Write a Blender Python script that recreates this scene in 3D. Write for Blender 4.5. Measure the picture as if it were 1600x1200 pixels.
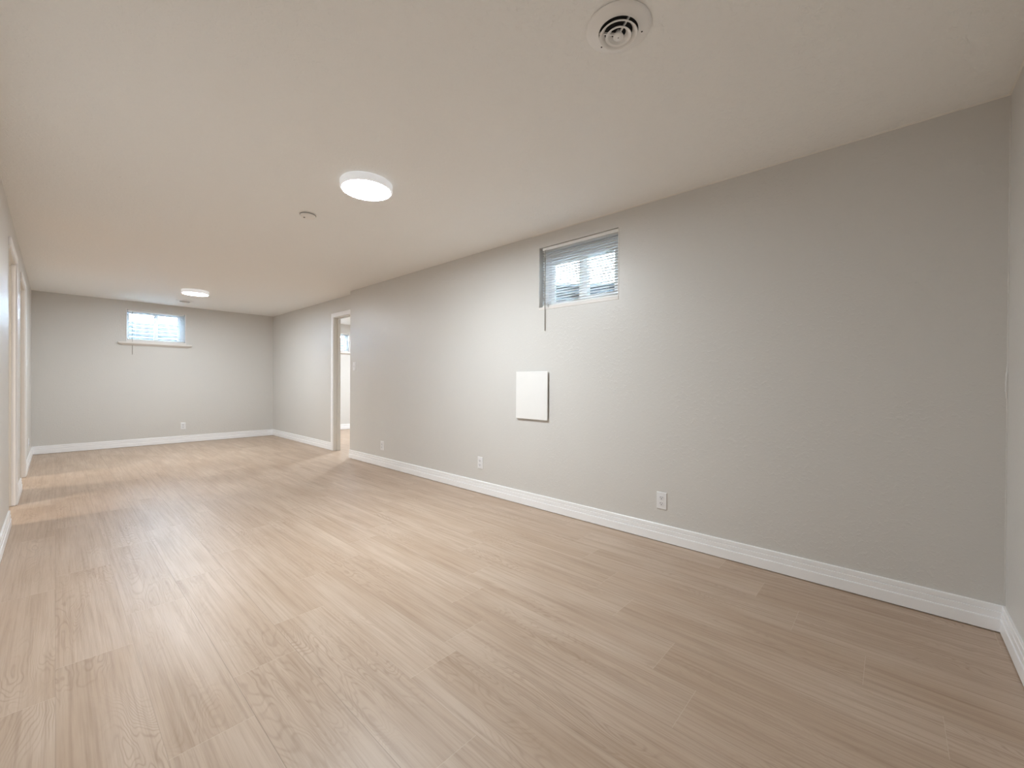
import bpy, bmesh, math, random
from mathutils import Vector, Matrix
random.seed(7)
for o in list(bpy.data.objects):
    bpy.data.objects.remove(o)
SC = bpy.context.scene
COL = SC.collection

# ---------------------------------------------------------------- camera
CAM_H = 1.07
FPX, YAW, PITCH, ROLL = 651.174, 0.830782, -0.00492125, 0.00621355
cam_d = bpy.data.cameras.new('camera')
cam_d.sensor_fit = 'HORIZONTAL'
cam_d.sensor_width = 36.0
cam_d.lens = FPX / 1600.0 * 36.0
cam_d.clip_start = 0.02
cam = bpy.data.objects.new('camera', cam_d)
COL.objects.link(cam)
_R = Vector((math.cos(YAW), -math.sin(YAW), 0))
_D = Vector((math.sin(YAW), math.cos(YAW), 0))
_Z = Vector((0, 0, 1))
_F = _D * math.cos(PITCH) + _Z * math.sin(PITCH)
_U = _Z * math.cos(PITCH) - _D * math.sin(PITCH)
_R3 = _R * math.cos(ROLL) + _U * math.sin(ROLL)
_U3 = _U * math.cos(ROLL) - _R * math.sin(ROLL)
cam.matrix_world = Matrix(((_R3.x, _U3.x, -_F.x, 0), (_R3.y, _U3.y, -_F.y, 0),
                           (_R3.z, _U3.z, -_F.z, CAM_H), (0, 0, 0, 1)))
SC.camera = cam

# ---------------------------------------------------------------- world, exposure, light strengths
SKY_STRENGTH = 30.0
LAMP_NEAR = 62.0
LAMP_FAR = 50.0
LAMP_NEXT = 80.0
RIM_GLOW = 0.07            # light leaking through the frosted lamp rims
LAMP_SIDE = 42.0          # the lamps of the adjoining rooms
world = bpy.data.worlds.new('world')
SC.world = world
world.use_nodes = True
bg = world.node_tree.nodes['Background']
bg.inputs['Color'].default_value = (0.60, 0.79, 1.0, 1)
bg.inputs['Strength'].default_value = SKY_STRENGTH
SC.view_settings.view_transform = 'Standard'
SC.view_settings.look = 'None'
SC.view_settings.exposure = 2.18
SC.view_settings.gamma = 1.0
SC.view_settings.use_curve_mapping = False
SC.cycles.use_denoising = True
SC.cycles.max_bounces = 14
SC.cycles.diffuse_bounces = 10
SC.cycles.glossy_bounces = 4
SC.cycles.transparent_max_bounces = 12
SC.cycles.sample_clamp_indirect = 6.0
SC.cycles.caustics_reflective = False
SC.cycles.caustics_refractive = False

# ---------------------------------------------------------------- room dimensions (metres)
XL, XR, XF = -0.230, 2.759, 2.869       # left wall, near right wall, set-back far right wall
YN, YB, YE = -0.366, 8.941, 5.565       # wall behind, far wall, end of the thick right wall
H = 2.317
T = 0.10                                # partition thickness
XO = XF + T                             # room side of the right partition in the next room
R2X = 5.6

# ---------------------------------------------------------------- materials
def lin(c):
    c = c / 255.0
    return c / 12.92 if c <= 0.04045 else ((c + 0.055) / 1.055) ** 2.4
def rgb(r, g, b): return (lin(r), lin(g), lin(b), 1)

class NT:
    def __init__(s, name):
        s.m = bpy.data.materials.new(name); s.m.use_nodes = True
        s.t = s.m.node_tree; s.t.nodes.clear()
        s.out = s.n('ShaderNodeOutputMaterial')
    def n(s, kind, **kw):
        nd = s.t.nodes.new(kind)
        for k, v in kw.items(): setattr(nd, k, v)
        return nd
    def l(s, a, b): s.t.links.new(a, b)
    def math(s, op, a, b=None, clamp=False):
        nd = s.n('ShaderNodeMath', operation=op, use_clamp=clamp)
        for i, v in enumerate((a, b)):
            if v is None: continue
            if isinstance(v, (int, float)): nd.inputs[i].default_value = v
            else: s.l(v, nd.inputs[i])
        return nd.outputs[0]
    def mix(s, fac, a, b, blend='MIX'):
        nd = s.n('ShaderNodeMix', data_type='RGBA', blend_type=blend)
        for sock, v in ((nd.inputs[0], fac), (nd.inputs[6], a), (nd.inputs[7], b)):
            if isinstance(v, (int, float)): sock.default_value = v
            elif isinstance(v, tuple): sock.default_value = v
            else: s.l(v, sock)
        return nd.outputs[2]
    def noise(s, vec, scale, detail=3, rough=0.5, dist=0.0):
        nd = s.n('ShaderNodeTexNoise')
        nd.inputs['Scale'].default_value = scale
        nd.inputs['Detail'].default_value = detail
        nd.inputs['Roughness'].default_value = rough
        nd.inputs['Distortion'].default_value = dist
        if vec is not None: s.l(vec, nd.inputs['Vector'])
        return nd.outputs['Fac']
    def ramp(s, fac, stops):
        nd = s.n('ShaderNodeValToRGB')
        e = nd.color_ramp.elements
        while len(e) > 1: e.remove(e[0])
        e[0].position, e[0].color = stops[0]
        for p, c in stops[1:]:
            x = e.new(p); x.color = c
        s.l(fac, nd.inputs[0])
        return nd.outputs[0]
    def bsdf(s, color, rough, bump=None, strength=0.3, dist=0.002, **kw):
        b = s.n('ShaderNodeBsdfPrincipled')
        if isinstance(color, tuple): b.inputs['Base Color'].default_value = color
        else: s.l(color, b.inputs['Base Color'])
        if isinstance(rough, (int, float)): b.inputs['Roughness'].default_value = rough
        else: s.l(rough, b.inputs['Roughness'])
        for k, v in kw.items(): b.inputs[k.replace('_', ' ')].default_value = v
        if bump is not None:
            bn = s.n('ShaderNodeBump')
            bn.inputs['Strength'].default_value = strength
            bn.inputs['Distance'].default_value = dist
            s.l(bump, bn.inputs['Height']); s.l(bn.outputs[0], b.inputs['Normal'])
        s.l(b.outputs[0], s.out.inputs[0])
        return b

def simple(name, color, rough=0.5, metallic=0.0, **kw):
    n = NT(name)
    tc = n.n('ShaderNodeTexCoord')
    v = n.noise(tc.outputs['Object'], 9.0, 2)
    c2 = tuple(x * 0.96 for x in color[:3]) + (1,)
    n.bsdf(n.mix(v, color, c2), rough, Metallic=metallic, **kw)
    return n.m

def wall_paint(name, color, rough=0.37, strength=0.52, sc=1.0):
    n = NT(name)
    tc = n.n('ShaderNodeTexCoord').outputs['Object']
    peel = n.noise(tc, 110.0 * sc, 3, 0.55)
    patch = n.noise(tc, 46.0 * sc, 4, 0.62, 0.4)
    patch = n.ramp(patch, [(0.54, (0, 0, 0, 1)), (0.64, (1, 1, 1, 1))])
    where = n.ramp(n.noise(tc, 3.2, 3, 0.5), [(0.42, (0.4, 0.4, 0.4, 1)), (0.62, (1, 1, 1, 1))])
    hgt = n.math('ADD', n.math('MULTIPLY', peel, 0.45), n.math('MULTIPLY', n.math('MULTIPLY', patch, where), 0.55))
    tone = n.noise(tc, 0.9, 3)
    c2 = tuple(x * 0.965 for x in color[:3]) + (1,)
    n.bsdf(n.mix(tone, color, c2), rough, hgt, strength, 0.0022)
    return n.m

def ceiling_paint():
    n = NT('ceiling_paint')
    tc = n.n('ShaderNodeTexCoord').outputs['Object']
    a = n.noise(tc, 120.0, 3, 0.6)
    b = n.ramp(n.noise(tc, 42.0, 4, 0.6, 0.5), [(0.52, (0, 0, 0, 1)), (0.62, (1, 1, 1, 1))])
    hgt = n.math('ADD', n.math('MULTIPLY', a, 0.5), n.math('MULTIPLY', b, 0.5))
    vo = n.n('ShaderNodeTexVoronoi'); vo.inputs['Scale'].default_value = 3.2
    n.l(tc, vo.inputs['Vector'])
    spot = n.math('LESS_THAN', vo.outputs['Distance'], 0.011)
    col = n.mix(n.math('MULTIPLY', spot, 0.45), CEIL_C, rgb(120, 110, 95))
    n.bsdf(col, 0.6, hgt, 0.7, 0.0025)
    return n.m

CEIL_C = (0.90, 0.895, 0.875, 1)
WALL_C = (0.655, 0.642, 0.618, 1)

def floor_wood():
    n = NT('floor_wood')
    uv = n.n('ShaderNodeUVMap', uv_map='plank').outputs[0]      # metres inside each board
    rn = n.n('ShaderNodeAttribute', attribute_name='board_rand', attribute_type='GEOMETRY').outputs['Fac']
    sep = n.n('ShaderNodeSeparateXYZ'); n.l(uv, sep.inputs[0])
    u, v = sep.outputs[0], sep.outputs[1]
    off = n.math('MULTIPLY', rn, 91.7)
    def vec(sx, sy, sz=1.0):
        c = n.n('ShaderNodeCombineXYZ')
        n.l(n.math('MULTIPLY', u, sx), c.inputs[0])
        n.l(n.math('MULTIPLY', v, sy), c.inputs[1])
        n.l(n.math('MULTIPLY', off, sz), c.inputs[2])
        return c.outputs[0]
    # contour-like cathedral figure
    field = n.noise(vec(7.0, 1.25), 1.0, 3, 0.42, 0.35)
    rings = n.math('SINE', n.math('MULTIPLY', field, 250.0))
    rings = n.math('POWER', n.math('MULTIPLY', n.math('ADD', rings, 1.0), 0.5), 3.6)
    where = n.ramp(n.noise(vec(5.0, 1.5, 2.3), 1.0, 2, 0.5),
                   [(0.47, (0.04, 0.04, 0.04, 1)), (0.68, (1, 1, 1, 1))])
    breakup = n.noise(vec(60.0, 9.0, 4.1), 1.0, 3, 0.6)
    rings = n.math('MULTIPLY', n.math('MULTIPLY', rings, where), n.math('MULTIPLY', breakup, 1.9))
    streak = n.ramp(n.noise(vec(80.0, 1.7, 1.7), 1.0, 5, 0.62),
                    [(0.46, (0, 0, 0, 1)), (0.72, (1, 1, 1, 1))])
    broad = n.ramp(n.noise(vec(20.0, 0.9, 5.3), 1.0, 3, 0.5, 0.3),
                   [(0.42, (0, 0, 0, 1)), (0.68, (1, 1, 1, 1))])
    fibre = n.noise(vec(300.0, 7.0, 0.7), 1.0, 2, 0.5)
    cloud = n.noise(vec(7.0, 1.6, 3.1), 1.0, 3, 0.5)
    light = (0.570, 0.455, 0.362, 1)
    mid = (0.462, 0.345, 0.255, 1)
    dark = (0.250, 0.158, 0.095, 1)
    base = n.mix(n.ramp(cloud, [(0.34, (0, 0, 0, 1)), (0.66, (1, 1, 1, 1))]), light, mid)
    base = n.mix(n.math('MULTIPLY', rn, 0.40), base, mid)
    base = n.mix(n.math('MULTIPLY', broad, 0.20), base, dark)
    base = n.mix(n.math('MULTIPLY', streak, 0.46), base, dark)
    base = n.mix(n.math('MULTIPLY', rings, 0.36, True), base, dark)
    base = n.mix(n.math('MULTIPLY', n.math('SUBTRACT', fibre, 0.3), 0.28, True), base, dark)
    # seams between boards
    def near(x, w, lim):
        a = n.math('LESS_THAN', x, w)
        b = n.math('GREATER_THAN', x, lim - w)
        return n.math('MAXIMUM', a, b)
    side = near(u, 0.0011, PW)
    end = near(v, 0.0010, PL)
    seam = n.math('MAXIMUM', side, end)
    opened = n.n('ShaderNodeAttribute', attribute_name='seam_open', attribute_type='GEOMETRY').outputs['Fac']
    base = n.mix(n.math('MULTIPLY', side, opened), base, (0.12, 0.085, 0.06, 1))
    base = n.mix(n.math('MULTIPLY', end, 0.40), base, (0.62, 0.53, 0.43, 1))
    rough = n.math('ADD', 0.33, n.math('MULTIPLY', fibre, 0.16))
    hgt = n.math('SUBTRACT', n.math('MULTIPLY', fibre, 0.25), n.math('MULTIPLY', seam, 1.0))
    n.bsdf(base, rough, hgt, 0.12, 0.001)
    return n.m
PW, PL = 0.215, 1.068

def emitter(name, color, strength):
    n = NT(name)
    e = n.n('ShaderNodeEmission')
    e.inputs[0].default_value = color; e.inputs[1].default_value = strength
    n.l(e.outputs[0], n.out.inputs[0])
    return n.m

def glass():
    n = NT('window_glass')
    tr = n.n('ShaderNodeBsdfTransparent'); tr.inputs[0].default_value = (0.95, 0.97, 0.97, 1)
    gl = n.n('ShaderNodeBsdfGlossy'); gl.inputs['Roughness'].default_value = 0.02
    fr = n.n('ShaderNodeFresnel'); fr.inputs[0].default_value = 1.45
    mx = n.n('ShaderNodeMixShader')
    n.l(fr.outputs[0], mx.inputs[0]); n.l(tr.outputs[0], mx.inputs[1]); n.l(gl.outputs[0], mx.inputs[2])
    n.l(mx.outputs[0], n.out.inputs[0])
    return n.m

def slat_mat():
    n = NT('blind_slat_vinyl')
    b = n.n('ShaderNodeBsdfPrincipled')
    b.inputs['Base Color'].default_value = (0.86, 0.87, 0.87, 1)
    b.inputs['Roughness'].default_value = 0.35
    t = n.n('ShaderNodeBsdfTranslucent'); t.inputs[0].default_value = (0.93, 0.94, 0.95, 1)
    mx = n.n('ShaderNodeMixShader'); mx.inputs[0].default_value = 0.66
    n.l(b.outputs[0], mx.inputs[1]); n.l(t.outputs[0], mx.inputs[2]); n.l(mx.outputs[0], n.out.inputs[0])
    return n.m

def gravel_mat():
    n = NT('gravel')
    tc = n.n('ShaderNodeTexCoord').outputs['Object']
    vo = n.n('ShaderNodeTexVoronoi'); vo.inputs['Scale'].default_value = 28
    n.l(tc, vo.inputs['Vector'])
    col = n.mix(vo.outputs['Distance'], (0.5, 0.47, 0.43, 1), (0.2, 0.19, 0.18, 1))
    n.bsdf(col, 0.9, vo.outputs['Distance'], 0.8, 0.02)
    return n.m

M_WALL = wall_paint('wall_paint', WALL_C)
M_CEIL = ceiling_paint()
M_FLOOR = floor_wood()
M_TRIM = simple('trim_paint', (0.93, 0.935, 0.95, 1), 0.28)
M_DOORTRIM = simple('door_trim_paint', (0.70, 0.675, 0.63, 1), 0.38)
M_PLATE = simple('plate_plastic', (0.82, 0.82, 0.83, 1), 0.3)
M_PLATE2 = simple('receptacle_plastic', (0.76, 0.76, 0.78, 1), 0.28)
M_SLOT = simple('slot_dark', (0.05, 0.05, 0.05, 1), 0.6)
M_SCREW = simple('screw_metal', (0.55, 0.55, 0.54, 1), 0.35, 0.8)
M_PANEL = simple('panel_white', (0.84, 0.835, 0.82, 1), 0.4)
M_VENT = simple('vent_enamel', (0.90, 0.89, 0.875, 1), 0.28)
M_VENTDARK = simple('duct_dark', (0.012, 0.011, 0.010, 1), 0.8)
M_LAMPRIM = simple('lamp_rim_frosted', (0.86, 0.86, 0.87, 1), 0.35, Emission_Color=(0.92, 0.96, 1.0, 1), Emission_Strength=RIM_GLOW)
M_DET = simple('detector_plastic', (0.90, 0.87, 0.83, 1), 0.4)
M_VINYL = simple('window_vinyl', (0.80, 0.83, 0.86, 1), 0.35)
M_SLAT = slat_mat()
M_RAIL = simple('blind_rail', (0.82, 0.81, 0.79, 1), 0.35)
M_CORD = simple('blind_cord', (0.75, 0.76, 0.76, 1), 0.6)
M_WAND = simple('wand_plastic', (0.30, 0.28, 0.25, 1), 0.25)
M_SILL = simple('sill_paint', (0.78, 0.745, 0.71, 1), 0.4)
M_STEEL = simple('galvanised_steel', (0.026, 0.036, 0.046, 1), 0.5, 0.2)
M_GRAVEL = gravel_mat()
M_GLASS = glass()
M_BRASS = simple('strike_metal', (0.42, 0.36, 0.27, 1), 0.35, 0.9)
M_CAULK = simple('caulk', (0.80, 0.775, 0.72, 1), 0.5)
M_LAMP_A = emitter('lamp_diffuser_near', (0.875, 0.95, 1.0, 1), LAMP_NEAR)
M_LAMP_B = emitter('lamp_diffuser_far', (0.875, 0.95, 1.0, 1), LAMP_FAR)
M_LAMP_D = emitter('lamp_diffuser_next_room', (0.87, 0.94, 1.0, 1), LAMP_NEXT)
M_LAMP_C = emitter('lamp_diffuser_side', (1.0, 0.93, 0.84, 1), LAMP_SIDE)

# ---------------------------------------------------------------- mesh helpers
def obj(name, bm, mat, parent=None, smooth=False, loc=None, label=None):
    bmesh.ops.recalc_face_normals(bm, faces=bm.faces[:])
    me = bpy.data.meshes.new(name)
    bm.to_mesh(me); bm.free()
    me.materials.append(mat)
    if smooth:
        for p in me.polygons: p.use_smooth = True
        try: me.set_sharp_from_angle(angle=math.radians(35))
        except Exception: pass
    o = bpy.data.objects.new(name, me)
    COL.objects.link(o)
    if parent is not None: o.parent = parent
    if loc is not None: o.location = loc
    if label: o['label'] = label
    return o

def box(bm, x0, x1, y0, y1, z0, z1, bev=0.0, seg=1):
    vs = [bm.verts.new(p) for p in ((x0,y0,z0),(x1,y0,z0),(x1,y1,z0),(x0,y1,z0),
                                    (x0,y0,z1),(x1,y0,z1),(x1,y1,z1),(x0,y1,z1))]
    fs = [bm.faces.new([vs[i] for i in q]) for q in ((0,3,2,1),(4,5,6,7),(0,1,5,4),(1,2,6,5),(2,3,7,6),(3,0,4,7))]
    if bev > 0:
        es = list({e for f in fs for e in f.edges})
        bmesh.ops.bevel(bm, geom=es, offset=bev, segments=seg, profile=0.5, affect='EDGES')
    return bm

def B(*a, **k):
    bm = bmesh.new(); box(bm, *a, **k); return bm

def lathe(bm, prof, n=48, center=(0, 0, 0), close=False):
    """prof: list of (r, z); revolve about z."""
    rings = []
    for r, z in prof:
        if r < 1e-6:
            rings.append([bm.verts.new((center[0], center[1], center[2] + z))])
        else:
            rings.append([bm.verts.new((center[0] + r * math.cos(2*math.pi*i/n),
                                        center[1] + r * math.sin(2*math.pi*i/n), center[2] + z)) for i in range(n)])
    pairs = list(zip(rings, rings[1:])) + ([(rings[-1], rings[0])] if close else [])
    for a, b in pairs:
        for i in range(n):
            j = (i + 1) % n
            if len(a) == 1 and len(b) == 1: continue
            if len(a) == 1: bm.faces.new((a[0], b[j], b[i]))
            elif len(b) == 1: bm.faces.new((a[i], a[j], b[0]))
            else: bm.faces.new((a[i], a[j], b[j], b[i]))
    return bm

def tube(bm, p, q, r, n=10):
    p, q = Vector(p), Vector(q)
    d = (q - p).normalized()
    a = d.orthogonal().normalized(); b = d.cross(a)
    A = [bm.verts.new(p + a * r * math.cos(2*math.pi*i/n) + b * r * math.sin(2*math.pi*i/n)) for i in range(n)]
    Bv = [bm.verts.new(q + a * r * math.cos(2*math.pi*i/n) + b * r * math.sin(2*math.pi*i/n)) for i in range(n)]
    for i in range(n):
        j = (i + 1) % n
        bm.faces.new((A[i], A[j], Bv[j], Bv[i]))
    bm.faces.new(A[::-1]); bm.faces.new(Bv)
    return bm

def extrude_profile(bm, prof, frame0, frame1):
    """prof: 2D points (d, z), frames: functions mapping (d, z) -> point at each end."""
    A = [bm.verts.new(frame0(d, z)) for d, z in prof]
    Bv = [bm.verts.new(frame1(d, z)) for d, z in prof]
    n = len(prof)
    for i in range(n):
        j = (i + 1) % n
        bm.faces.new((A[i], A[j], Bv[j], Bv[i]))
    bm.faces.new(A[::-1]); bm.faces.new(Bv)
    return bm

def empty(name, loc, label, cat, group=None, rz=0.0):
    o = bpy.data.objects.new(name, None)
    o.empty_display_size = 0.05
    COL.objects.link(o)
    o.location = loc; o.rotation_euler = (0, 0, rz)
    o['label'] = label; o['category'] = cat
    if group: o['group'] = group
    return o

def struct(name, bm, mat, label=None, smooth=False):
    o = obj(name, bm, mat, smooth=smooth)
    o['kind'] = 'structure'
    if label: o['label'] = label
    return o

def struct_empty(name, loc, label=None):
    o = bpy.data.objects.new(name, None)
    o.empty_display_size = 0.05
    COL.objects.link(o); o.location = loc
    o['kind'] = 'structure'
    if label: o['label'] = label
    return o

def copy_thing(root, loc, rz, label, group=None):
    r = root.copy(); COL.objects.link(r)
    r.location = loc; r.rotation_euler = (0, 0, rz); r['label'] = label
    if group: r['group'] = group
    for ch in list(root.children):
        c = ch.copy(); COL.objects.link(c); c.parent = r
        for g in ch.children:
            d = g.copy(); COL.objects.link(d); d.parent = c
    return r

def wall_y(x0, x1, y0, y1, holes, z0=-0.12, z1=H + 0.12):
    """slab running along y, holes = (ya, yb, za, zb)"""
    bm = bmesh.new(); cur = y0
    for ya, yb, za, zb in sorted(holes):
        box(bm, x0, x1, cur, ya, z0, z1)
        if za > z0: box(bm, x0, x1, ya, yb, z0, za)
        box(bm, x0, x1, ya, yb, zb, z1)
        cur = yb
    box(bm, x0, x1, cur, y1, z0, z1)
    return bm

def wall_x(y0, y1, x0, x1, holes, z0=-0.12, z1=H + 0.12):
    bm = bmesh.new(); cur = x0
    for xa, xb, za, zb in sorted(holes):
        box(bm, cur, xa, y0, y1, z0, z1)
        if za > z0: box(bm, xa, xb, y0, y1, z0, za)
        box(bm, xa, xb, y0, y1, zb, z1)
        cur = xb
    box(bm, cur, x1, y0, y1, z0, z1)
    return bm

# ---------------------------------------------------------------- floor boards
def make_floor():
    x0, x1, y0, y1 = -3.1, R2X + 0.1, YN - 0.1, YB + 0.1
    known = {-1: 3.14, 0: 2.27, 1: 1.495, 2: 1.741, 3: 0.923, 4: 3.41, 5: 1.348, 6: 0.497, 7: 2.79,
             8: -0.129, 9: 0.07, 10: 0.317, 11: 0.50, 12: 0.735}
    bm = bmesh.new()
    uvl = bm.loops.layers.uv.new('plank')
    rl = bm.faces.layers.float.new('board_rand')
    sl = bm.faces.layers.float.new('seam_open')
    rng = random.Random(11)
    k0 = math.floor(x0 / PW)
    k1 = math.ceil(x1 / PW)
    for k in range(k0, k1):
        e = known.get(k, rng.random() * PL)
        j = math.floor((y0 - e) / PL)
        while e + j * PL < y1:
            ya, yb = e + j * PL, e + (j + 1) * PL
            xa, xb = k * PW, (k + 1) * PW
            cx0, cx1, cy0, cy1 = max(xa, x0), min(xb, x1), max(ya, y0), min(yb, y1)
            j += 1
            if cx1 - cx0 < 1e-4 or cy1 - cy0 < 1e-4: continue
            f = bm.faces.new([bm.verts.new(p) for p in ((cx0, cy0, 0), (cx1, cy0, 0), (cx1, cy1, 0), (cx0, cy1, 0))])
            for lp in f.loops:
                lp[uvl].uv = (lp.vert.co.x - xa, lp.vert.co.y - ya)
            f[rl] = rng.random()
            f[sl] = {0: 0.22, 2: 0.62, 5: 0.30}.get(k, 0.16)
    # slab body under the boards
    box(bm, x0, x1, y0, y1, -0.12, -0.004)
    return bm
struct('floor', make_floor(), M_FLOOR)
struct('ceiling', B(-3.1, R2X + 0.1, YN - 0.1, YB + 0.1, H, H + 0.15), M_CEIL)

# ---------------------------------------------------------------- openings
DTOP = 2.045
W1 = (1.475, 2.215, 1.676, 2.200)          # along y on the near right wall
W2 = (0.757, 1.495, 1.700, 2.180)          # along x on the far wall
W3 = (3.665, 4.400, 1.720, 2.120)          # along x, room behind door
D3 = (YE, 6.320)                           # right doorway, along y
D1 = (4.715, 5.470)                        # left doorways, along y
D2 = (6.190, 6.960)

struct('wall_right', wall_y(XR, XO, YN, YE, [W1]), M_WALL)
struct('wall_right_far', wall_y(XF, XO, YE, YB, [(D3[0] + 0.0, D3[1], -0.12, DTOP)]), M_WALL)
struct('wall_back', wall_x(YB, YB + 0.22, -3.1, R2X + 0.1, [W2, W3]), M_WALL)
struct('wall_left', wall_y(XL - T, XL, YN, YB, [(D1[0], D1[1], -0.12, DTOP), (D2[0], D2[1], -0.12, DTOP)]), M_WALL)
struct('wall_front', wall_x(YN - 0.1, YN, -3.1, R2X + 0.1, []), M_WALL)
# shells of the adjoining rooms
struct('wall_next_room_near', B(XO, R2X, 5.20, 5.30, -0.12, H + 0.12), M_WALL)
struct('wall_next_room_right', B(R2X, R2X + 0.1, 5.20, YB, -0.12, H + 0.12), M_WALL)
struct('wall_left_room_outer', B(-3.2, -3.1, YN - 0.1, YB + 0.1, -0.12, H + 0.12), M_WALL)
struct('wall_left_room_near', B(-3.1, XL - T, 3.6, 3.7, -0.12, H + 0.12), M_WALL)
struct('wall_left_room_divider', B(-3.1, XL - T, 5.78, 5.88, -0.12, H + 0.12), M_WALL)

# slightly raised caulk bead where wall meets ceiling / uneven bead down the near corner
bm = bmesh.new()
extrude_profile(bm, [(0, 0), (0.006, 0), (0, -0.005)],
                lambda d, z: (XR - d, YN, H + z), lambda d, z: (XR - d, 2.3, H + z))
extrude_profile(bm, [(0, 0), (0.006, 0), (0, -0.005)],
                lambda d, z: (XR, YN + d, H + z), lambda d, z: (XL, YN + d, H + z))
obj('caulk_bead', bm, M_CAULK, bpy.data.objects['ceiling'])
bm = bmesh.new()
rng = random.Random(3)
prev = None
z = 0.12
while z < H - 0.005:
    r = 0.0018 + 0.0016 * rng.random()
    if 1.0 < z < 1.15: r += 0.004 * math.sin((z - 1.0) / 0.15 * math.pi)
    cx, cy = XR - r * 0.4 + 0.001 * rng.random(), YN + r * 0.4
    ring = [bm.verts.new((cx - r * math.cos(a), cy + r * math.sin(a), z)) for a in (-0.5, 0.3, 0.8, 1.3, 2.1)]
    if prev:
        for i in range(4): bm.faces.new((prev[i], prev[i+1], ring[i+1], ring[i]))
    prev = ring; z += 0.012
obj('corner_caulk', bm, M_WALL, bpy.data.objects['wall_right'], smooth=True)

# ---------------------------------------------------------------- baseboards
BP = [(0, 0.0045), (0.0155, 0.0045), (0.0155, 0.057), (0.0148, 0.0590), (0.0085, 0.0600), (0.0085, 0.0630), (0.0118, 0.0642), (0.0118, 0.0875),
      (0.0058, 0.0885), (0.0058, 0.0925), (0.0100, 0.0935), (0.0100, 0.114), (0.0080, 0.117), (0, 0.117)]
def base_run(bm, axis, wall, sgn, a, b, m0=0.0, m1=0.0):
    """axis 'y': wall plane x=wall, board grows by sgn; m0/m1 mitre factors at the two ends"""
    if axis == 'y':
        extrude_profile(bm, BP, lambda d, z: (wall + sgn * d, a + m0 * d, z), lambda d, z: (wall + sgn * d, b + m1 * d, z))
    else:
        extrude_profile(bm, BP, lambda d, z: (a + m0 * d, wall + sgn * d, z), lambda d, z: (b + m1 * d, wall + sgn * d, z))
CW, CT = 0.062, 0.014         # door casing width, thickness
bm = bmesh.new(); base_run(bm, 'y', XR, -1, YN, YE, 1, 0); struct('baseboard_right', bm, M_TRIM)
bm = bmesh.new(); base_run(bm, 'y', XF, -1, D3[1] + CW, YB, 0, -1); struct('baseboard_right_far', bm, M_TRIM)
bm = bmesh.new(); base_run(bm, 'x', YB, -1, XL, XF, 1, -1); struct('baseboard_back', bm, M_TRIM)
bm = bmesh.new(); base_run(bm, 'x', YN, 1, XL, XR, 1, -1); struct('baseboard_front', bm, M_TRIM)
bm = bmesh.new()
base_run(bm, 'y', XL, 1, YN, D1[0] - 0.002, 1, 0)
struct('baseboard_left_near', bm, M_TRIM)
bm = bmesh.new(); base_run(bm, 'y', XL, 1, D1[1] + CW, D2[0] - 0.002); struct('baseboard_left_middle', bm, M_TRIM)
bm = bmesh.new(); base_run(bm, 'y', XL, 1, D2[1] + CW, YB, 0, -1); struct('baseboard_left_far', bm, M_TRIM)
bm = bmesh.new(); base_run(bm, 'x', YB, -1, XO, R2X, 0, 0); struct('baseboard_next_room', bm, M_TRIM)

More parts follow.
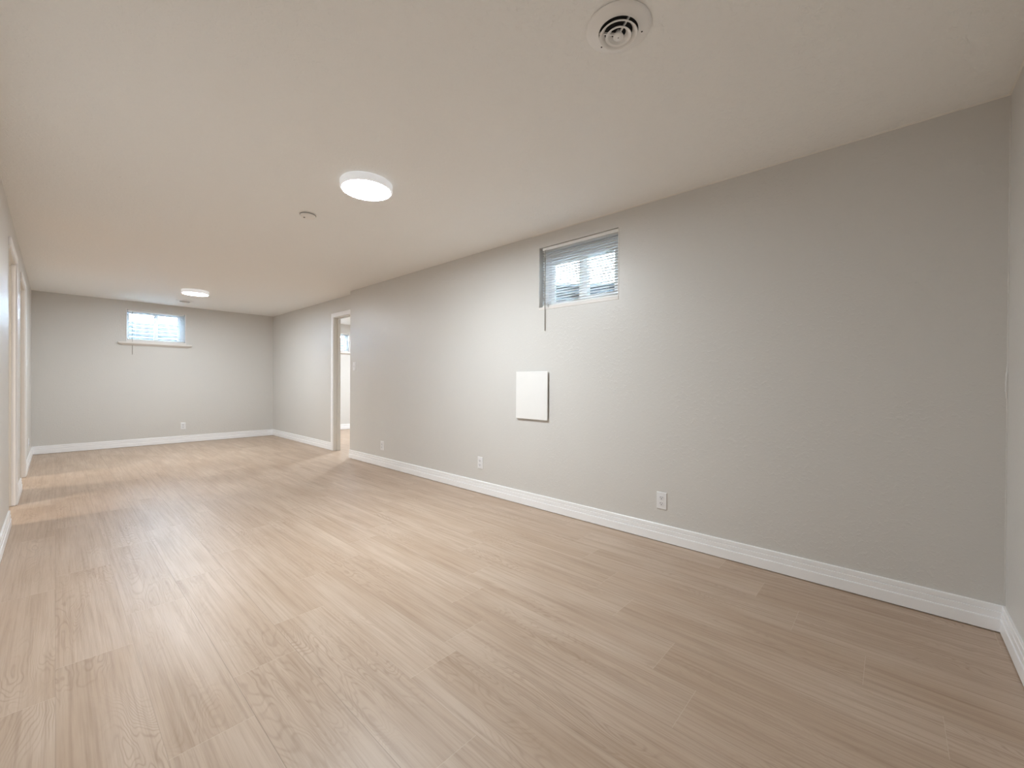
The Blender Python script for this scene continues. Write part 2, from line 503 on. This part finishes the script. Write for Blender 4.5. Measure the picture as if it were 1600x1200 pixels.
# ---------------------------------------------------------------- doorways (jamb, stops, casing)
def doorway(name, ya, yb, xa, xb, room_x, sgn, near_casing=True, label=None):
    """opening in a wall parallel to y between xa<xb; room side at room_x, casing grows by sgn into the room"""
    root = struct_empty(name, (room_x, (ya + yb) / 2, 0), label)
    ox, oy = root.location.x, root.location.y
    JT = 0.018
    def L(x0, x1, y0, y1, z0, z1, bev=0.0015):
        x0, x1 = min(x0, x1), max(x0, x1)
        return B(x0 - ox, x1 - ox, y0 - oy, y1 - oy, z0, z1, bev=bev)
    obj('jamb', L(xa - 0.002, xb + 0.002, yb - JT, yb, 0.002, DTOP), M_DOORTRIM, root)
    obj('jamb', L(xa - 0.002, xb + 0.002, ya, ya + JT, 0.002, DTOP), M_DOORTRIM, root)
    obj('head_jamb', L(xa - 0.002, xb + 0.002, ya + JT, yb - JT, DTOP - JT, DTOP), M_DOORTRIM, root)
    xm = (xa + xb) / 2
    if sgn > 0:
        obj('casing_return', L(XL - 0.030, XL + 0.004, yb - JT - 0.006, yb - JT + 0.002, 0.002, DTOP - JT), M_TRIM, root)
    s = bmesh.new()
    for (y0, y1, z0, z1) in ((yb - JT - 0.011, yb - JT, 0.002, DTOP - JT), (ya + JT, ya + JT + 0.011, 0.002, DTOP - JT),
                             (ya + JT + 0.011, yb - JT - 0.011, DTOP - JT - 0.011, DTOP - JT)):
        box(s, xm - 0.004 - ox, xm + 0.030 - ox, y0 - oy, y1 - oy, z0, z1, bev=0.001)
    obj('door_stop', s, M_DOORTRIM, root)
    c0, c1 = room_x, room_x + sgn * CT
    def casing(bm, y0, y1, z0, z1):
        a, b = min(c0, c1), max(c0, c1)
        box(bm, a - ox, b - ox, y0 - oy, y1 - oy, z0, z1, bev=0.0035, seg=2)
    cb = bmesh.new(); casing(cb, yb - 0.004, yb + CW, 0.002, DTOP + CW - 0.008)
    obj('casing', cb, M_TRIM, root)
    if near_casing:
        cb = bmesh.new(); casing(cb, ya - CW, ya + 0.004, 0.002, DTOP + CW - 0.008)
        obj('casing', cb, M_TRIM, root)
    cb = bmesh.new(); casing(cb, ya + (0.004 if near_casing else 0.001), yb - 0.004, DTOP - 0.006, DTOP + CW - 0.008)
    obj('head_casing', cb, M_TRIM, root)
    # strike plate on the far jamb
    px = xm + (-0.020 if sgn < 0 else 0.022)
    px = 2.943 if sgn < 0 else XL - 0.016
    sp = B(px - 0.012 - ox, px + 0.012 - ox, yb - JT - 0.0015 - oy, yb - JT + 0.0005 - oy, 0.93, 0.99, bev=0.0005)
    so = obj('strike_plate', sp, M_DOORTRIM, root)
    if name != 'door_3': obj('latch_hole', B(px - (0.007 if sgn < 0 else 0.003) - ox, px + (0.007 if sgn < 0 else 0.003) - ox, yb - JT - 0.0022 - oy, yb - JT - 0.001 - oy, 0.947, 0.973), M_SLOT, so)
    return root
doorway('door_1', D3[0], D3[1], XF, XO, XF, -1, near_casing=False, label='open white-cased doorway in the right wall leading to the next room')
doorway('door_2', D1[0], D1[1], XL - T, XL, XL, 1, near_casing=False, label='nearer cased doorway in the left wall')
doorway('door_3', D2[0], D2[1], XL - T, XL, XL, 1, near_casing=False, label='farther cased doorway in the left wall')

# ---------------------------------------------------------------- windows
def window(name, w, depth0, place, fr, muntin, label=None):
    """local frame: a along wall, d outward, z up; place(a, d, z)->world, fr=(left,right,top,bottom) widths of visible frame"""
    a0, a1, z0, z1 = w
    c = place((a0 + a1) / 2, 0, z0)
    root = struct_empty(name, c, label)
    def bx(bm, p, q, bev=0.0):
        P, Q = place(*p), place(*q)
        lo = [min(P[i], Q[i]) - c[i] for i in range(3)]; hi = [max(P[i], Q[i]) - c[i] for i in range(3)]
        box(bm, lo[0], hi[0], lo[1], hi[1], lo[2], hi[2], bev=bev)
    l, r, t, b = fr
    d0, d1 = depth0, depth0 + 0.07
    f = bmesh.new()
    hw = 0.55
    bx(f, (a0, d0, z0), (a0 + l * hw, d1, z1), 0.002)
    bx(f, (a1 - r * hw, d0, z0), (a1, d1, z1), 0.002)
    bx(f, (a0 + l * hw, d0, z1 - t * hw), (a1 - r * hw, d1, z1), 0.002)
    bx(f, (a0 + l * hw, d0, z0), (a1 - r * hw, d1, z0 + b * hw), 0.002)
    obj('window_frame', f, M_VINYL, root)
    m0, m1 = muntin
    # two sliding sashes, the one on the low side stands in front
    for k, (s0, s1, dd) in enumerate(((a0 + l * hw, m1, d0 + 0.012), (m0, a1 - r * hw, d0 + 0.036))):
        s = bmesh.new()
        sl = l * (1 - hw) if k == 0 else (m1 - m0)
        sr = (m1 - m0) if k == 0 else r * (1 - hw)
        zt, zb = z1 - t * hw, z0 + b * hw
        bx(s, (s0, dd, zb), (s0 + sl, dd + 0.022, zt), 0.0015)
        bx(s, (s1 - sr, dd, zb), (s1, dd + 0.022, zt), 0.0015)
        bx(s, (s0 + sl, dd, zt - t * (1 - hw)), (s1 - sr, dd + 0.022, zt), 0.0015)
        bx(s, (s0 + sl, dd, zb), (s1 - sr, dd + 0.022, zb + b * (1 - hw)), 0.0015)
        so = obj('sash', s, M_VINYL, root)
        g = bmesh.new()
        bx(g, (s0 + sl, dd + 0.010, zb + b * (1 - hw)), (s1 - sr, dd + 0.013, zt - t * (1 - hw)))
        obj('pane', g, M_GLASS, so)
    return root

def well(a_c, z_top, place_world, label, base_d=0.22, R=0.62):
    """half round corrugated well outside; place_world(a, d, z)"""
    c = place_world(a_c, base_d, z_top - 0.6)
    root = empty('window_well', c, label, 'window well', 'corrugated metal wells outside the windows')
    bm = bmesh.new()
    n, m = 40, 72
    grid = []
    for j in range(m + 1):
        z = z_top - 0.60 + 0.60 * j / m
        r = R + 0.011 * math.cos(2 * math.pi * (z_top - z) / 0.067)
        row = []
        for i in range(n + 1):
            th = math.pi * i / n
            w = place_world(a_c - r * math.cos(th), base_d + 0.004 + r * 0.95 * math.sin(th), z)
            row.append(bm.verts.new((w[0] - c[0], w[1] - c[1], w[2] - c[2])))
        grid.append(row)
    for j in range(m):
        for i in range(n):
            bm.faces.new((grid[j][i], grid[j][i+1], grid[j+1][i+1], grid[j+1][i]))
    o = obj('well_wall', bm, M_STEEL, root, smooth=True)
    sm = o.modifiers.new('thick', 'SOLIDIFY'); sm.thickness = 0.004
    bm = bmesh.new()
    ring = [bm.verts.new(Vector(place_world(a_c - R * math.cos(math.pi*i/n), base_d + 0.004 + R * 0.95 * math.sin(math.pi*i/n), z_top - 0.585)) - Vector(c)) for i in range(n + 1)]
    f = bm.faces.new(ring)
    ex = bmesh.ops.extrude_face_region(bm, geom=[f])
    for v in [g for g in ex['geom'] if isinstance(g, bmesh.types.BMVert)]: v.co.z += 0.03
    obj('gravel', bm, M_GRAVEL, root)
    return root

PL1 = lambda a, d, z: (XR + d, a, z)
PL2 = lambda a, d, z: (a, YB + d, z)
# window on the right wall: low side = near the camera
window('window_1', W1, 0.085, PL1, (0.088, 0.074, 0.125, 0.080), (1.805, 1.880), label='small slider window high on the right wall')
window('window_2', W2, 0.085, PL2, (0.040, 0.090, 0.050, 0.030), (1.100, 1.150), label='small slider window on the far wall')
window('window_3', W3, 0.085, PL2, (0.045, 0.045, 0.050, 0.040), (4.010, 4.060), label='window seen through the doorway in the next room')
well(1.845, 2.03, PL1, 'grey corrugated metal window well outside the right wall window', 0.212)
well(1.126, 2.10, PL2, 'grey corrugated metal window well outside the far wall window')
well(4.03, 2.08, PL2, 'grey corrugated metal window well outside the next room window')

# thin painted lining boards at the foot of the window openings
def sill_board(name, root_name, bm, mat=None):
    o = obj(name, bm, mat or M_SILL, bpy.data.objects[root_name])
    r = bpy.data.objects[root_name].location
    for v in o.data.vertices: v.co = v.co - r
    return o
sill_board('window_sill', 'window_1', B(XR - 0.003, XR + 0.085, W1[0] + 0.001, W1[1] - 0.001, W1[2] + 0.0005, W1[2] + 0.022, bev=0.002))
sill_board('window_trim', 'window_1', B(XR - 0.002, XR + 0.006, W1[0] + 0.0005, W1[0] + 0.006, W1[2] + 0.022, W1[3] - 0.001))

def stool(window_name, xc, half_front, half_back, zt, zb, depth):
    """shelf with sloping underside and mitred returns, fixed to the wall under the window"""
    r = bpy.data.objects[window_name].location
    bm = bmesh.new()
    zm = zt - 0.022
    def ring(hx, y, z): return None
    top = [(-half_front, 0), (half_front, 0), (half_front, -depth), (-half_front, -depth)]
    low = [(-half_back, 0), (half_back, 0), (half_back, -0.012), (-half_back, -0.012)]
    V = []
    for pts, z in ((top, zt), (top, zm), (low, zb)):
        V.append([bm.verts.new((xc + x - r.x, YB + y - r.y, z - r.z)) for x, y in pts])
    bm.faces.new(V[0]); bm.faces.new(V[2][::-1])
    for a, b in zip(V, V[1:]):
        for i in range(4):
            j = (i + 1) % 4
            bm.faces.new((a[i], a[j], b[j], b[i]))
    obj('window_stool', bm, M_SILL, bpy.data.objects[window_name])
stool('window_2', 1.115, 0.462, 0.405, 1.666, 1.614, 0.062)
stool('window_3', 4.03, 0.455, 0.405, 1.705, 1.655, 0.070)
def casing2(window_name, w):
    r = bpy.data.objects[window_name].location
    a0, a1, z0, z1 = w
    bm = bmesh.new()
    e = 0.012
    box(bm, a0 - e - r.x, a0 - r.x, YB - 0.006 - r.y, YB - r.y, z0 - 0.035 - r.z, z1 + e - r.z, bev=0.001)
    box(bm, a1 - r.x, a1 + e - r.x, YB - 0.006 - r.y, YB - r.y, z0 - 0.035 - r.z, z1 + e - r.z, bev=0.001)
    box(bm, a0 - r.x, a1 - r.x, YB - 0.006 - r.y, YB - r.y, z1 - r.z, z1 + e - r.z, bev=0.001)
    box(bm, a0 - r.x, a1 - r.x, YB - 0.010 - r.y, YB - r.y, z0 - 0.036 - r.z, z0 - r.z, bev=0.001)
    obj('window_trim', bm, M_SILL, bpy.data.objects[window_name])
casing2('window_2', W2); casing2('window_3', W3)

# ---------------------------------------------------------------- blinds
def blind(a0, a1, ztop, zbot, place, dd, label, wand_a=None, wand_z=None, pitch=0.0208, tilt=10, raised=0.0):
    c = place((a0 + a1) / 2, dd, ztop)
    root = empty('window_blind', c, label, 'blind', 'white mini blinds in the windows')
    def bx(bm, p, q, bev=0.0):
        P, Q = place(*p), place(*q)
        lo = [min(P[i], Q[i]) - c[i] for i in range(3)]; hi = [max(P[i], Q[i]) - c[i] for i in range(3)]
        box(bm, lo[0], hi[0], lo[1], hi[1], lo[2], hi[2], bev=bev)
    def lp(a, d, z):
        w = place(a, d, z); return (w[0] - c[0], w[1] - c[1], w[2] - c[2])
    h = bmesh.new(); bx(h, (a0, dd - 0.014, ztop - 0.026), (a1, dd + 0.014, ztop - 0.001), 0.0025)
    obj('headrail', h, M_RAIL, root)
    b = bmesh.new(); bx(b, (a0 + 0.001, dd - 0.012, zbot), (a1 - 0.001, dd + 0.012, zbot + 0.014), 0.003)
    obj('bottom_rail', b, M_RAIL, root)
    s = bmesh.new()
    z = ztop - 0.038
    tn = math.tan(math.radians(tilt))
    while z > zbot + 0.020:
        prev = None
        K = 4
        for side in (0, 1):
            pass
        pts = []
        for i in range(K + 1):
            t = i / K - 0.5
            pts.append((dd + t * 0.025, z - t * 0.025 * tn + 0.0016 * (1 - 4 * t * t)))
        th = 0.0004
        ring0 = [bm_v for bm_v in [s.verts.new(lp(a0, d, zz)) for d, zz in pts] + [s.verts.new(lp(a0, d, zz - th)) for d, zz in pts[::-1]]]
        ring1 = [bm_v for bm_v in [s.verts.new(lp(a1, d, zz)) for d, zz in pts] + [s.verts.new(lp(a1, d, zz - th)) for d, zz in pts[::-1]]]
        n = len(ring0)
        for i in range(n):
            j = (i + 1) % n
            s.faces.new((ring0[i], ring0[j], ring1[j], ring1[i]))
        s.faces.new(ring0[::-1]); s.faces.new(ring1)
        z -= pitch
    obj('slats', s, M_SLAT, root)
    for a in (a0 + 0.095, a1 - 0.095):
        k = bmesh.new()
        for d in (dd - 0.0135, dd + 0.0135):
            tube(k, lp(a, d, ztop - 0.02), lp(a, d, zbot + 0.01), 0.0007, 6)
        obj('ladder_cord', k, M_CORD, root)
    if wand_a is not None:
        k = bmesh.new()
        tube(k, lp(wand_a, -0.008, ztop - 0.03), lp(wand_a, -0.008, wand_z), 0.0032, 8)
        wo = obj('tilt_wand', k, M_WAND, root)
        k = bmesh.new()
        tube(k, lp(wand_a, dd - 0.012, ztop - 0.018), lp(wand_a, -0.008, ztop - 0.030), 0.0022, 8)
        obj('wand_hook', k, M_RAIL, wo)
    return root
b1 = blind(W1[0] + 0.010, W1[1] - 0.028, W1[3] - 0.002, W1[2] + 0.024, PL1, 0.022,
           'white mini blind with open slats in the right wall window near the ceiling', 2.146, 1.500)
k = bmesh.new()
for (a, z0_, z1_) in ((2.118, 1.735, 1.700), (2.112, 1.718, 1.690)):
    tube(k, (XR - 0.004 - b1.location.x, a - b1.location.y, z0_ - b1.location.z), (XR - 0.007 - b1.location.x, a - b1.location.y, z1_ - b1.location.z), 0.0022, 8)
obj('cord_tassel', k, M_WAND, b1)
blind(W2[0] + 0.010, W2[1] - 0.010, W2[3] - 0.002, W2[2] + 0.004, PL2, 0.022,
      'white mini blind in the far wall window above the shelf-like sill', 0.823, 1.468, tilt=12)
blind(W3[0] + 0.010, W3[1] - 0.010, W3[3] - 0.002, W3[2] + 0.004, PL2, 0.022,
      'white mini blind in the window seen through the open doorway', tilt=12)

# ---------------------------------------------------------------- wall plates (local: x along wall, -y out of wall)
def plate_mesh(w=0.070, h=0.114, t=0.006):
    bm = bmesh.new()
    rings = []
    for inset, y in ((0, 0), (0, -t * 0.35), (0.003, -t), ):
        rings.append([bm.verts.new((sx * (w / 2 - inset), y, sz * (h / 2 - inset))) for sx, sz in ((-1, -1), (1, -1), (1, 1), (-1, 1))])
    for a, b in zip(rings, rings[1:]):
        for i in range(4):
            bm.faces.new((a[i], a[(i+1) % 4], b[(i+1) % 4], b[i]))
    bm.faces.new(rings[0][::-1]); bm.faces.new(rings[-1])
    return bm
def screw(parent, z, y=-0.006):
    k = bmesh.new()
    lathe(k, [(0, 0), (0.0032, 0), (0.0032, 0.0008), (0.0022, 0.0014), (0, 0.0014)], 14)
    bmesh.ops.rotate(k, verts=k.verts, cent=(0, 0, 0), matrix=Matrix.Rotation(math.pi / 2, 3, 'X'))
    bmesh.ops.translate(k, verts=k.verts, vec=(0, y, z))
    return obj('screw', k, M_PLATE2, parent)
def make_outlet(loc, rz, label, group=None):
    root = empty('wall_outlet', loc, label, 'outlet', group, rz)
    cp = obj('cover_plate', plate_mesh(), M_PLATE, root)
    screw(cp, 0.0)
    for sz in (-1, 1):
        zc = sz * 0.0195
        r = bmesh.new()
        pts = []
        for i in range(28):
            a = 2 * math.pi * i / 28
            x = 0.0172 * math.cos(a); z = 0.0172 * math.sin(a)
            pts.append((x, max(-0.0138, min(0.0138, z)) + zc))
        A = [r.verts.new((x, -0.0050, z)) for x, z in pts]
        Bq = [r.verts.new((x, -0.0085, z)) for x, z in pts]
        for i in range(28):
            j = (i + 1) % 28
            r.faces.new((A[i], A[j], Bq[j], Bq[i]))
        r.faces.new(Bq); r.faces.new(A[::-1])
        bmesh.ops.remove_doubles(r, verts=r.verts, dist=1e-6)
        ro = obj('receptacle', r, M_PLATE2, root)
        s = bmesh.new()
        box(s, -0.0078, -0.0052, -0.0090, -0.0080, zc + 0.000, zc + 0.0085)
        box(s, 0.0052, 0.0076, -0.0090, -0.0080, zc + 0.001, zc + 0.0078)
        lathe(s, [(0, 0), (0.0030, 0), (0.0030, 0.001), (0, 0.001)], 12, (0, 0, 0))
        vs = [v for v in s.verts if v.index == -1 or True]
        cyl = list(s.verts)[16:]
        bmesh.ops.rotate(s, verts=cyl, cent=(0, 0, 0), matrix=Matrix.Rotation(math.pi / 2, 3, 'X'))
        bmesh.ops.translate(s, verts=cyl, vec=(0, -0.0080, zc - 0.0062))
        obj('slots', s, M_SLOT, ro)
    return root
RZR = -math.pi / 2            # local -y -> -x  (right wall faces -x)
G = 'white wall outlets low on the walls'
out0 = make_outlet((XR, 1.143, 0.276), RZR, 'white duplex outlet on the right wall nearest the camera, above the baseboard', G)
copy_thing(out0, (XR, 2.925, 0.290), RZR, 'white outlet on the right wall just left of and below the rectangular white panel', G)
copy_thing(out0, (XR, 4.712, 0.262), RZR, 'white outlet on the right wall closest to the open doorway', G)
copy_thing(out0, (1.468, YB, 0.284), 0.0, 'white outlet on the far wall under the window, to its right', G)
copy_thing(out0, (XL, 7.936, 0.275), math.pi / 2, 'white outlet on the left wall beyond both doorways, near the far corner', G)

def make_switch(loc, rz, label):
    root = empty('light_switch', loc, label, 'light switch', None, rz)
    cp = obj('cover_plate', plate_mesh(), M_PLATE, root)
    screw(cp, 0.030); screw(cp, -0.030)
    b = bmesh.new(); box(b, -0.0085, 0.0085, -0.0078, -0.0055, -0.0165, 0.0165, bev=0.0006)
    ho = obj('toggle_housing', b, M_PLATE2, root)
    t = bmesh.new(); box(t, -0.0045, 0.0045, -0.020, -0.006, -0.0055, 0.0045, bev=0.001)
    bmesh.ops.rotate(t, verts=t.verts, cent=(0, -0.006, 0), matrix=Matrix.Rotation(math.radians(-25), 3, 'X'))
    obj('toggle', t, M_PLATE, ho)
    return root
make_switch((XR, 5.448, 1.270), RZR, 'white toggle light switch on the wall end beside the open doorway')

# ---------------------------------------------------------------- access panel
root = empty('access_panel', (XR, 2.278, 0.955), 'rectangular white access panel standing slightly off the right wall below the window', 'panel', None, RZR)
obj('shadow_frame', B(-0.160, 0.160, -0.012, 0.0, -0.188, 0.188), M_SLOT, root, label='dark backing behind the cover, coloured as its edge shadow')  # near-black colour paints the shadow between cover and wall
obj('cover', B(-0.174, 0.174, -0.021, -0.012, -0.203, 0.205, bev=0.0025, seg=2), M_PANEL, root)

# ---------------------------------------------------------------- ceiling lamps (origin on the ceiling, geometry hangs below)
def make_lamp(loc, label, mat, group):
    root = empty('ceiling_light', loc, label, 'ceiling light', group)
    R = 0.157
    k = bmesh.new()
    lathe(k, [(0.146, 0.0), (R - 0.004, 0.0), (R, -0.004), (R, -0.040), (R - 0.003, -0.046), (R - 0.009, -0.048), (R - 0.012, -0.046),
              (R - 0.012, -0.030), (0.146, -0.01)], 64, close=True)
    obj('rim', k, M_LAMPRIM, root, smooth=True)
    k = bmesh.new()
    lathe(k, [(0, -0.0475), (0.10, -0.0475), (0.138, -0.0465), (0.1448, -0.044), (0.1448, -0.036), (0, -0.036)], 64)
    obj('diffuser', k, mat, root, smooth=True)
    return root
GL = 'round flush LED ceiling lights'
make_lamp((1.322, 2.460, H), 'round white flush ceiling light glowing in the middle of the ceiling, the nearer one', M_LAMP_A, GL)
make_lamp((1.318, 7.215, H), 'round white flush ceiling light farther back, near the far wall', M_LAMP_B, GL)

def side_lamp(x, y, label, mat=None):
    l = make_lamp((x, y, H), label, mat or M_LAMP_C, None)
    return l
side_lamp(4.35, 7.25, 'flush ceiling light in the room behind the open right doorway', M_LAMP_D)
side_lamp(-1.75, 4.85, 'flush ceiling light in the room behind the nearer left doorway')
side_lamp(-1.75, 6.75, 'flush ceiling light in the room behind the farther left doorway')

# ---------------------------------------------------------------- ceiling vents
def make_vent(loc, label, R=0.112, rz=0.0, group=None):
    root = empty('ceiling_vent', loc, label, 'vent', group, rz)
    k = bmesh.new()
    lathe(k, [(R - 0.010, 0.0), (R - 0.010, -0.0018), (R, -0.0018), (R, -0.0035), (R - 0.003, -0.0065), (R * 0.86, -0.0095), (R * 0.70, -0.0115), (R * 0.66, -0.013), (R * 0.615, -0.016),
              (R * 0.60, -0.015), (R * 0.60, -0.004), (R * 0.64, 0.0)], 64, close=True)
    fl = obj('flange', k, M_VENT, root, smooth=True)
    for a in (-0.82, 1.30):
        s = bmesh.new()
        lathe(s, [(0, 0), (0.003, 0), (0.003, -0.001), (0, -0.001)], 12, (R * 0.74 * math.cos(a), R * 0.74 * math.sin(a), -0.0108))
        obj('screw', s, M_SLOT, fl)
    k = bmesh.new()
    lathe(k, [(0, -0.0012), (R * 0.598, -0.0012), (R * 0.598, -0.0004), (0, -0.0004)], 48)
    obj('duct_opening', k, M_VENTDARK, root)
    # two cone rings stepping down and the centre button
    for (r_out, r_in, z_low, z_up) in ((0.575, 0.435, -0.0275, -0.0130), (0.385, 0.235, -0.0315, -0.0160)):
        c = bmesh.new()
        lathe(c, [(R * r_out, z_low), (R * r_out + 0.0012, z_low + 0.0012), (R * r_out, z_low + 0.0026), (R * r_in + 0.001, z_up + 0.002),
                  (R * r_in - 0.001, z_up), (R * (r_in * 0.45 + r_out * 0.55), z_low + 0.0022)], 64, close=True)
        obj('cone_ring', c, M_VENT, root, smooth=True)
    c = bmesh.new()
    lathe(c, [(0, -0.0345), (R * 0.13, -0.0345), (R * 0.160, -0.0325), (R * 0.160, -0.030), (R * 0.06, -0.010), (0, -0.010)], 32)
    bt = obj('center_knob', c, M_VENT, root, smooth=True)
    s = bmesh.new()
    lathe(s, [(0, -0.0350), (0.0022, -0.0350), (0.0022, -0.0342), (0, -0.0342)], 10)
    obj('knob_hole', s, M_SLOT, bt)
    for i in range(3):
        a = math.radians(3 + 120 * i)
        c = bmesh.new()
        d = Vector((math.cos(a), math.sin(a), 0)); p = Vector((-d.y, d.x, 0)) * 0.0022
        q0, q1 = d * R * 0.05, d * R * 0.60
        vs = []
        for q, zl, zu in ((q0, -0.026, -0.018), (q1, -0.0125, -0.006)):
            for sg in (-1, 1):
                for z_ in (zl, zu):
                    vs.append(c.verts.new((q.x + sg * p.x, q.y + sg * p.y, z_)))
        for q in ((0, 1, 3, 2), (4, 6, 7, 5), (0, 4, 5, 1), (2, 3, 7, 6), (0, 2, 6, 4), (1, 5, 7, 3)):
            c.faces.new([vs[j] for j in q])
        obj('spoke', c, M_VENT, root)
    return root
GV = 'round ceiling air vents'
v0 = make_vent((1.334, 0.722, H), 'round white air vent with concentric rings, nearest the camera at the top', group=GV)
copy_thing(v0, (1.372, 8.250, H), 0.4, 'round air vent on the ceiling by the far ceiling light', GV)

# ---------------------------------------------------------------- smoke detector
root = empty('smoke_detector', (1.272, 3.240, H), 'small round off-white smoke detector on the ceiling left of the near light', 'smoke detector')
k = bmesh.new(); lathe(k, [(0, 0), (0.062, 0), (0.062, -0.006), (0.058, -0.007), (0, -0.007)], 48); obj('base', k, M_DET, root, smooth=True)
k = bmesh.new(); lathe(k, [(0, -0.030), (0.030, -0.030), (0.046, -0.026), (0.053, -0.018), (0.0535, -0.011), (0.050, -0.0088), (0, -0.0088)], 48)
c = obj('cover', k, M_DET, root, smooth=True)
k = bmesh.new(); lathe(k, [(0, -0.0318), (0.006, -0.0318), (0.007, -0.0295), (0, -0.0295)], 16, (-0.024, 0.006, 0)); obj('test_button', k, M_SLOT, c)
k = bmesh.new(); lathe(k, [(0.0525, -0.0092), (0.0555, -0.0092), (0.0555, -0.0110), (0.0525, -0.0110)], 48, close=True); obj('gap_ring', k, M_SLOT, c)
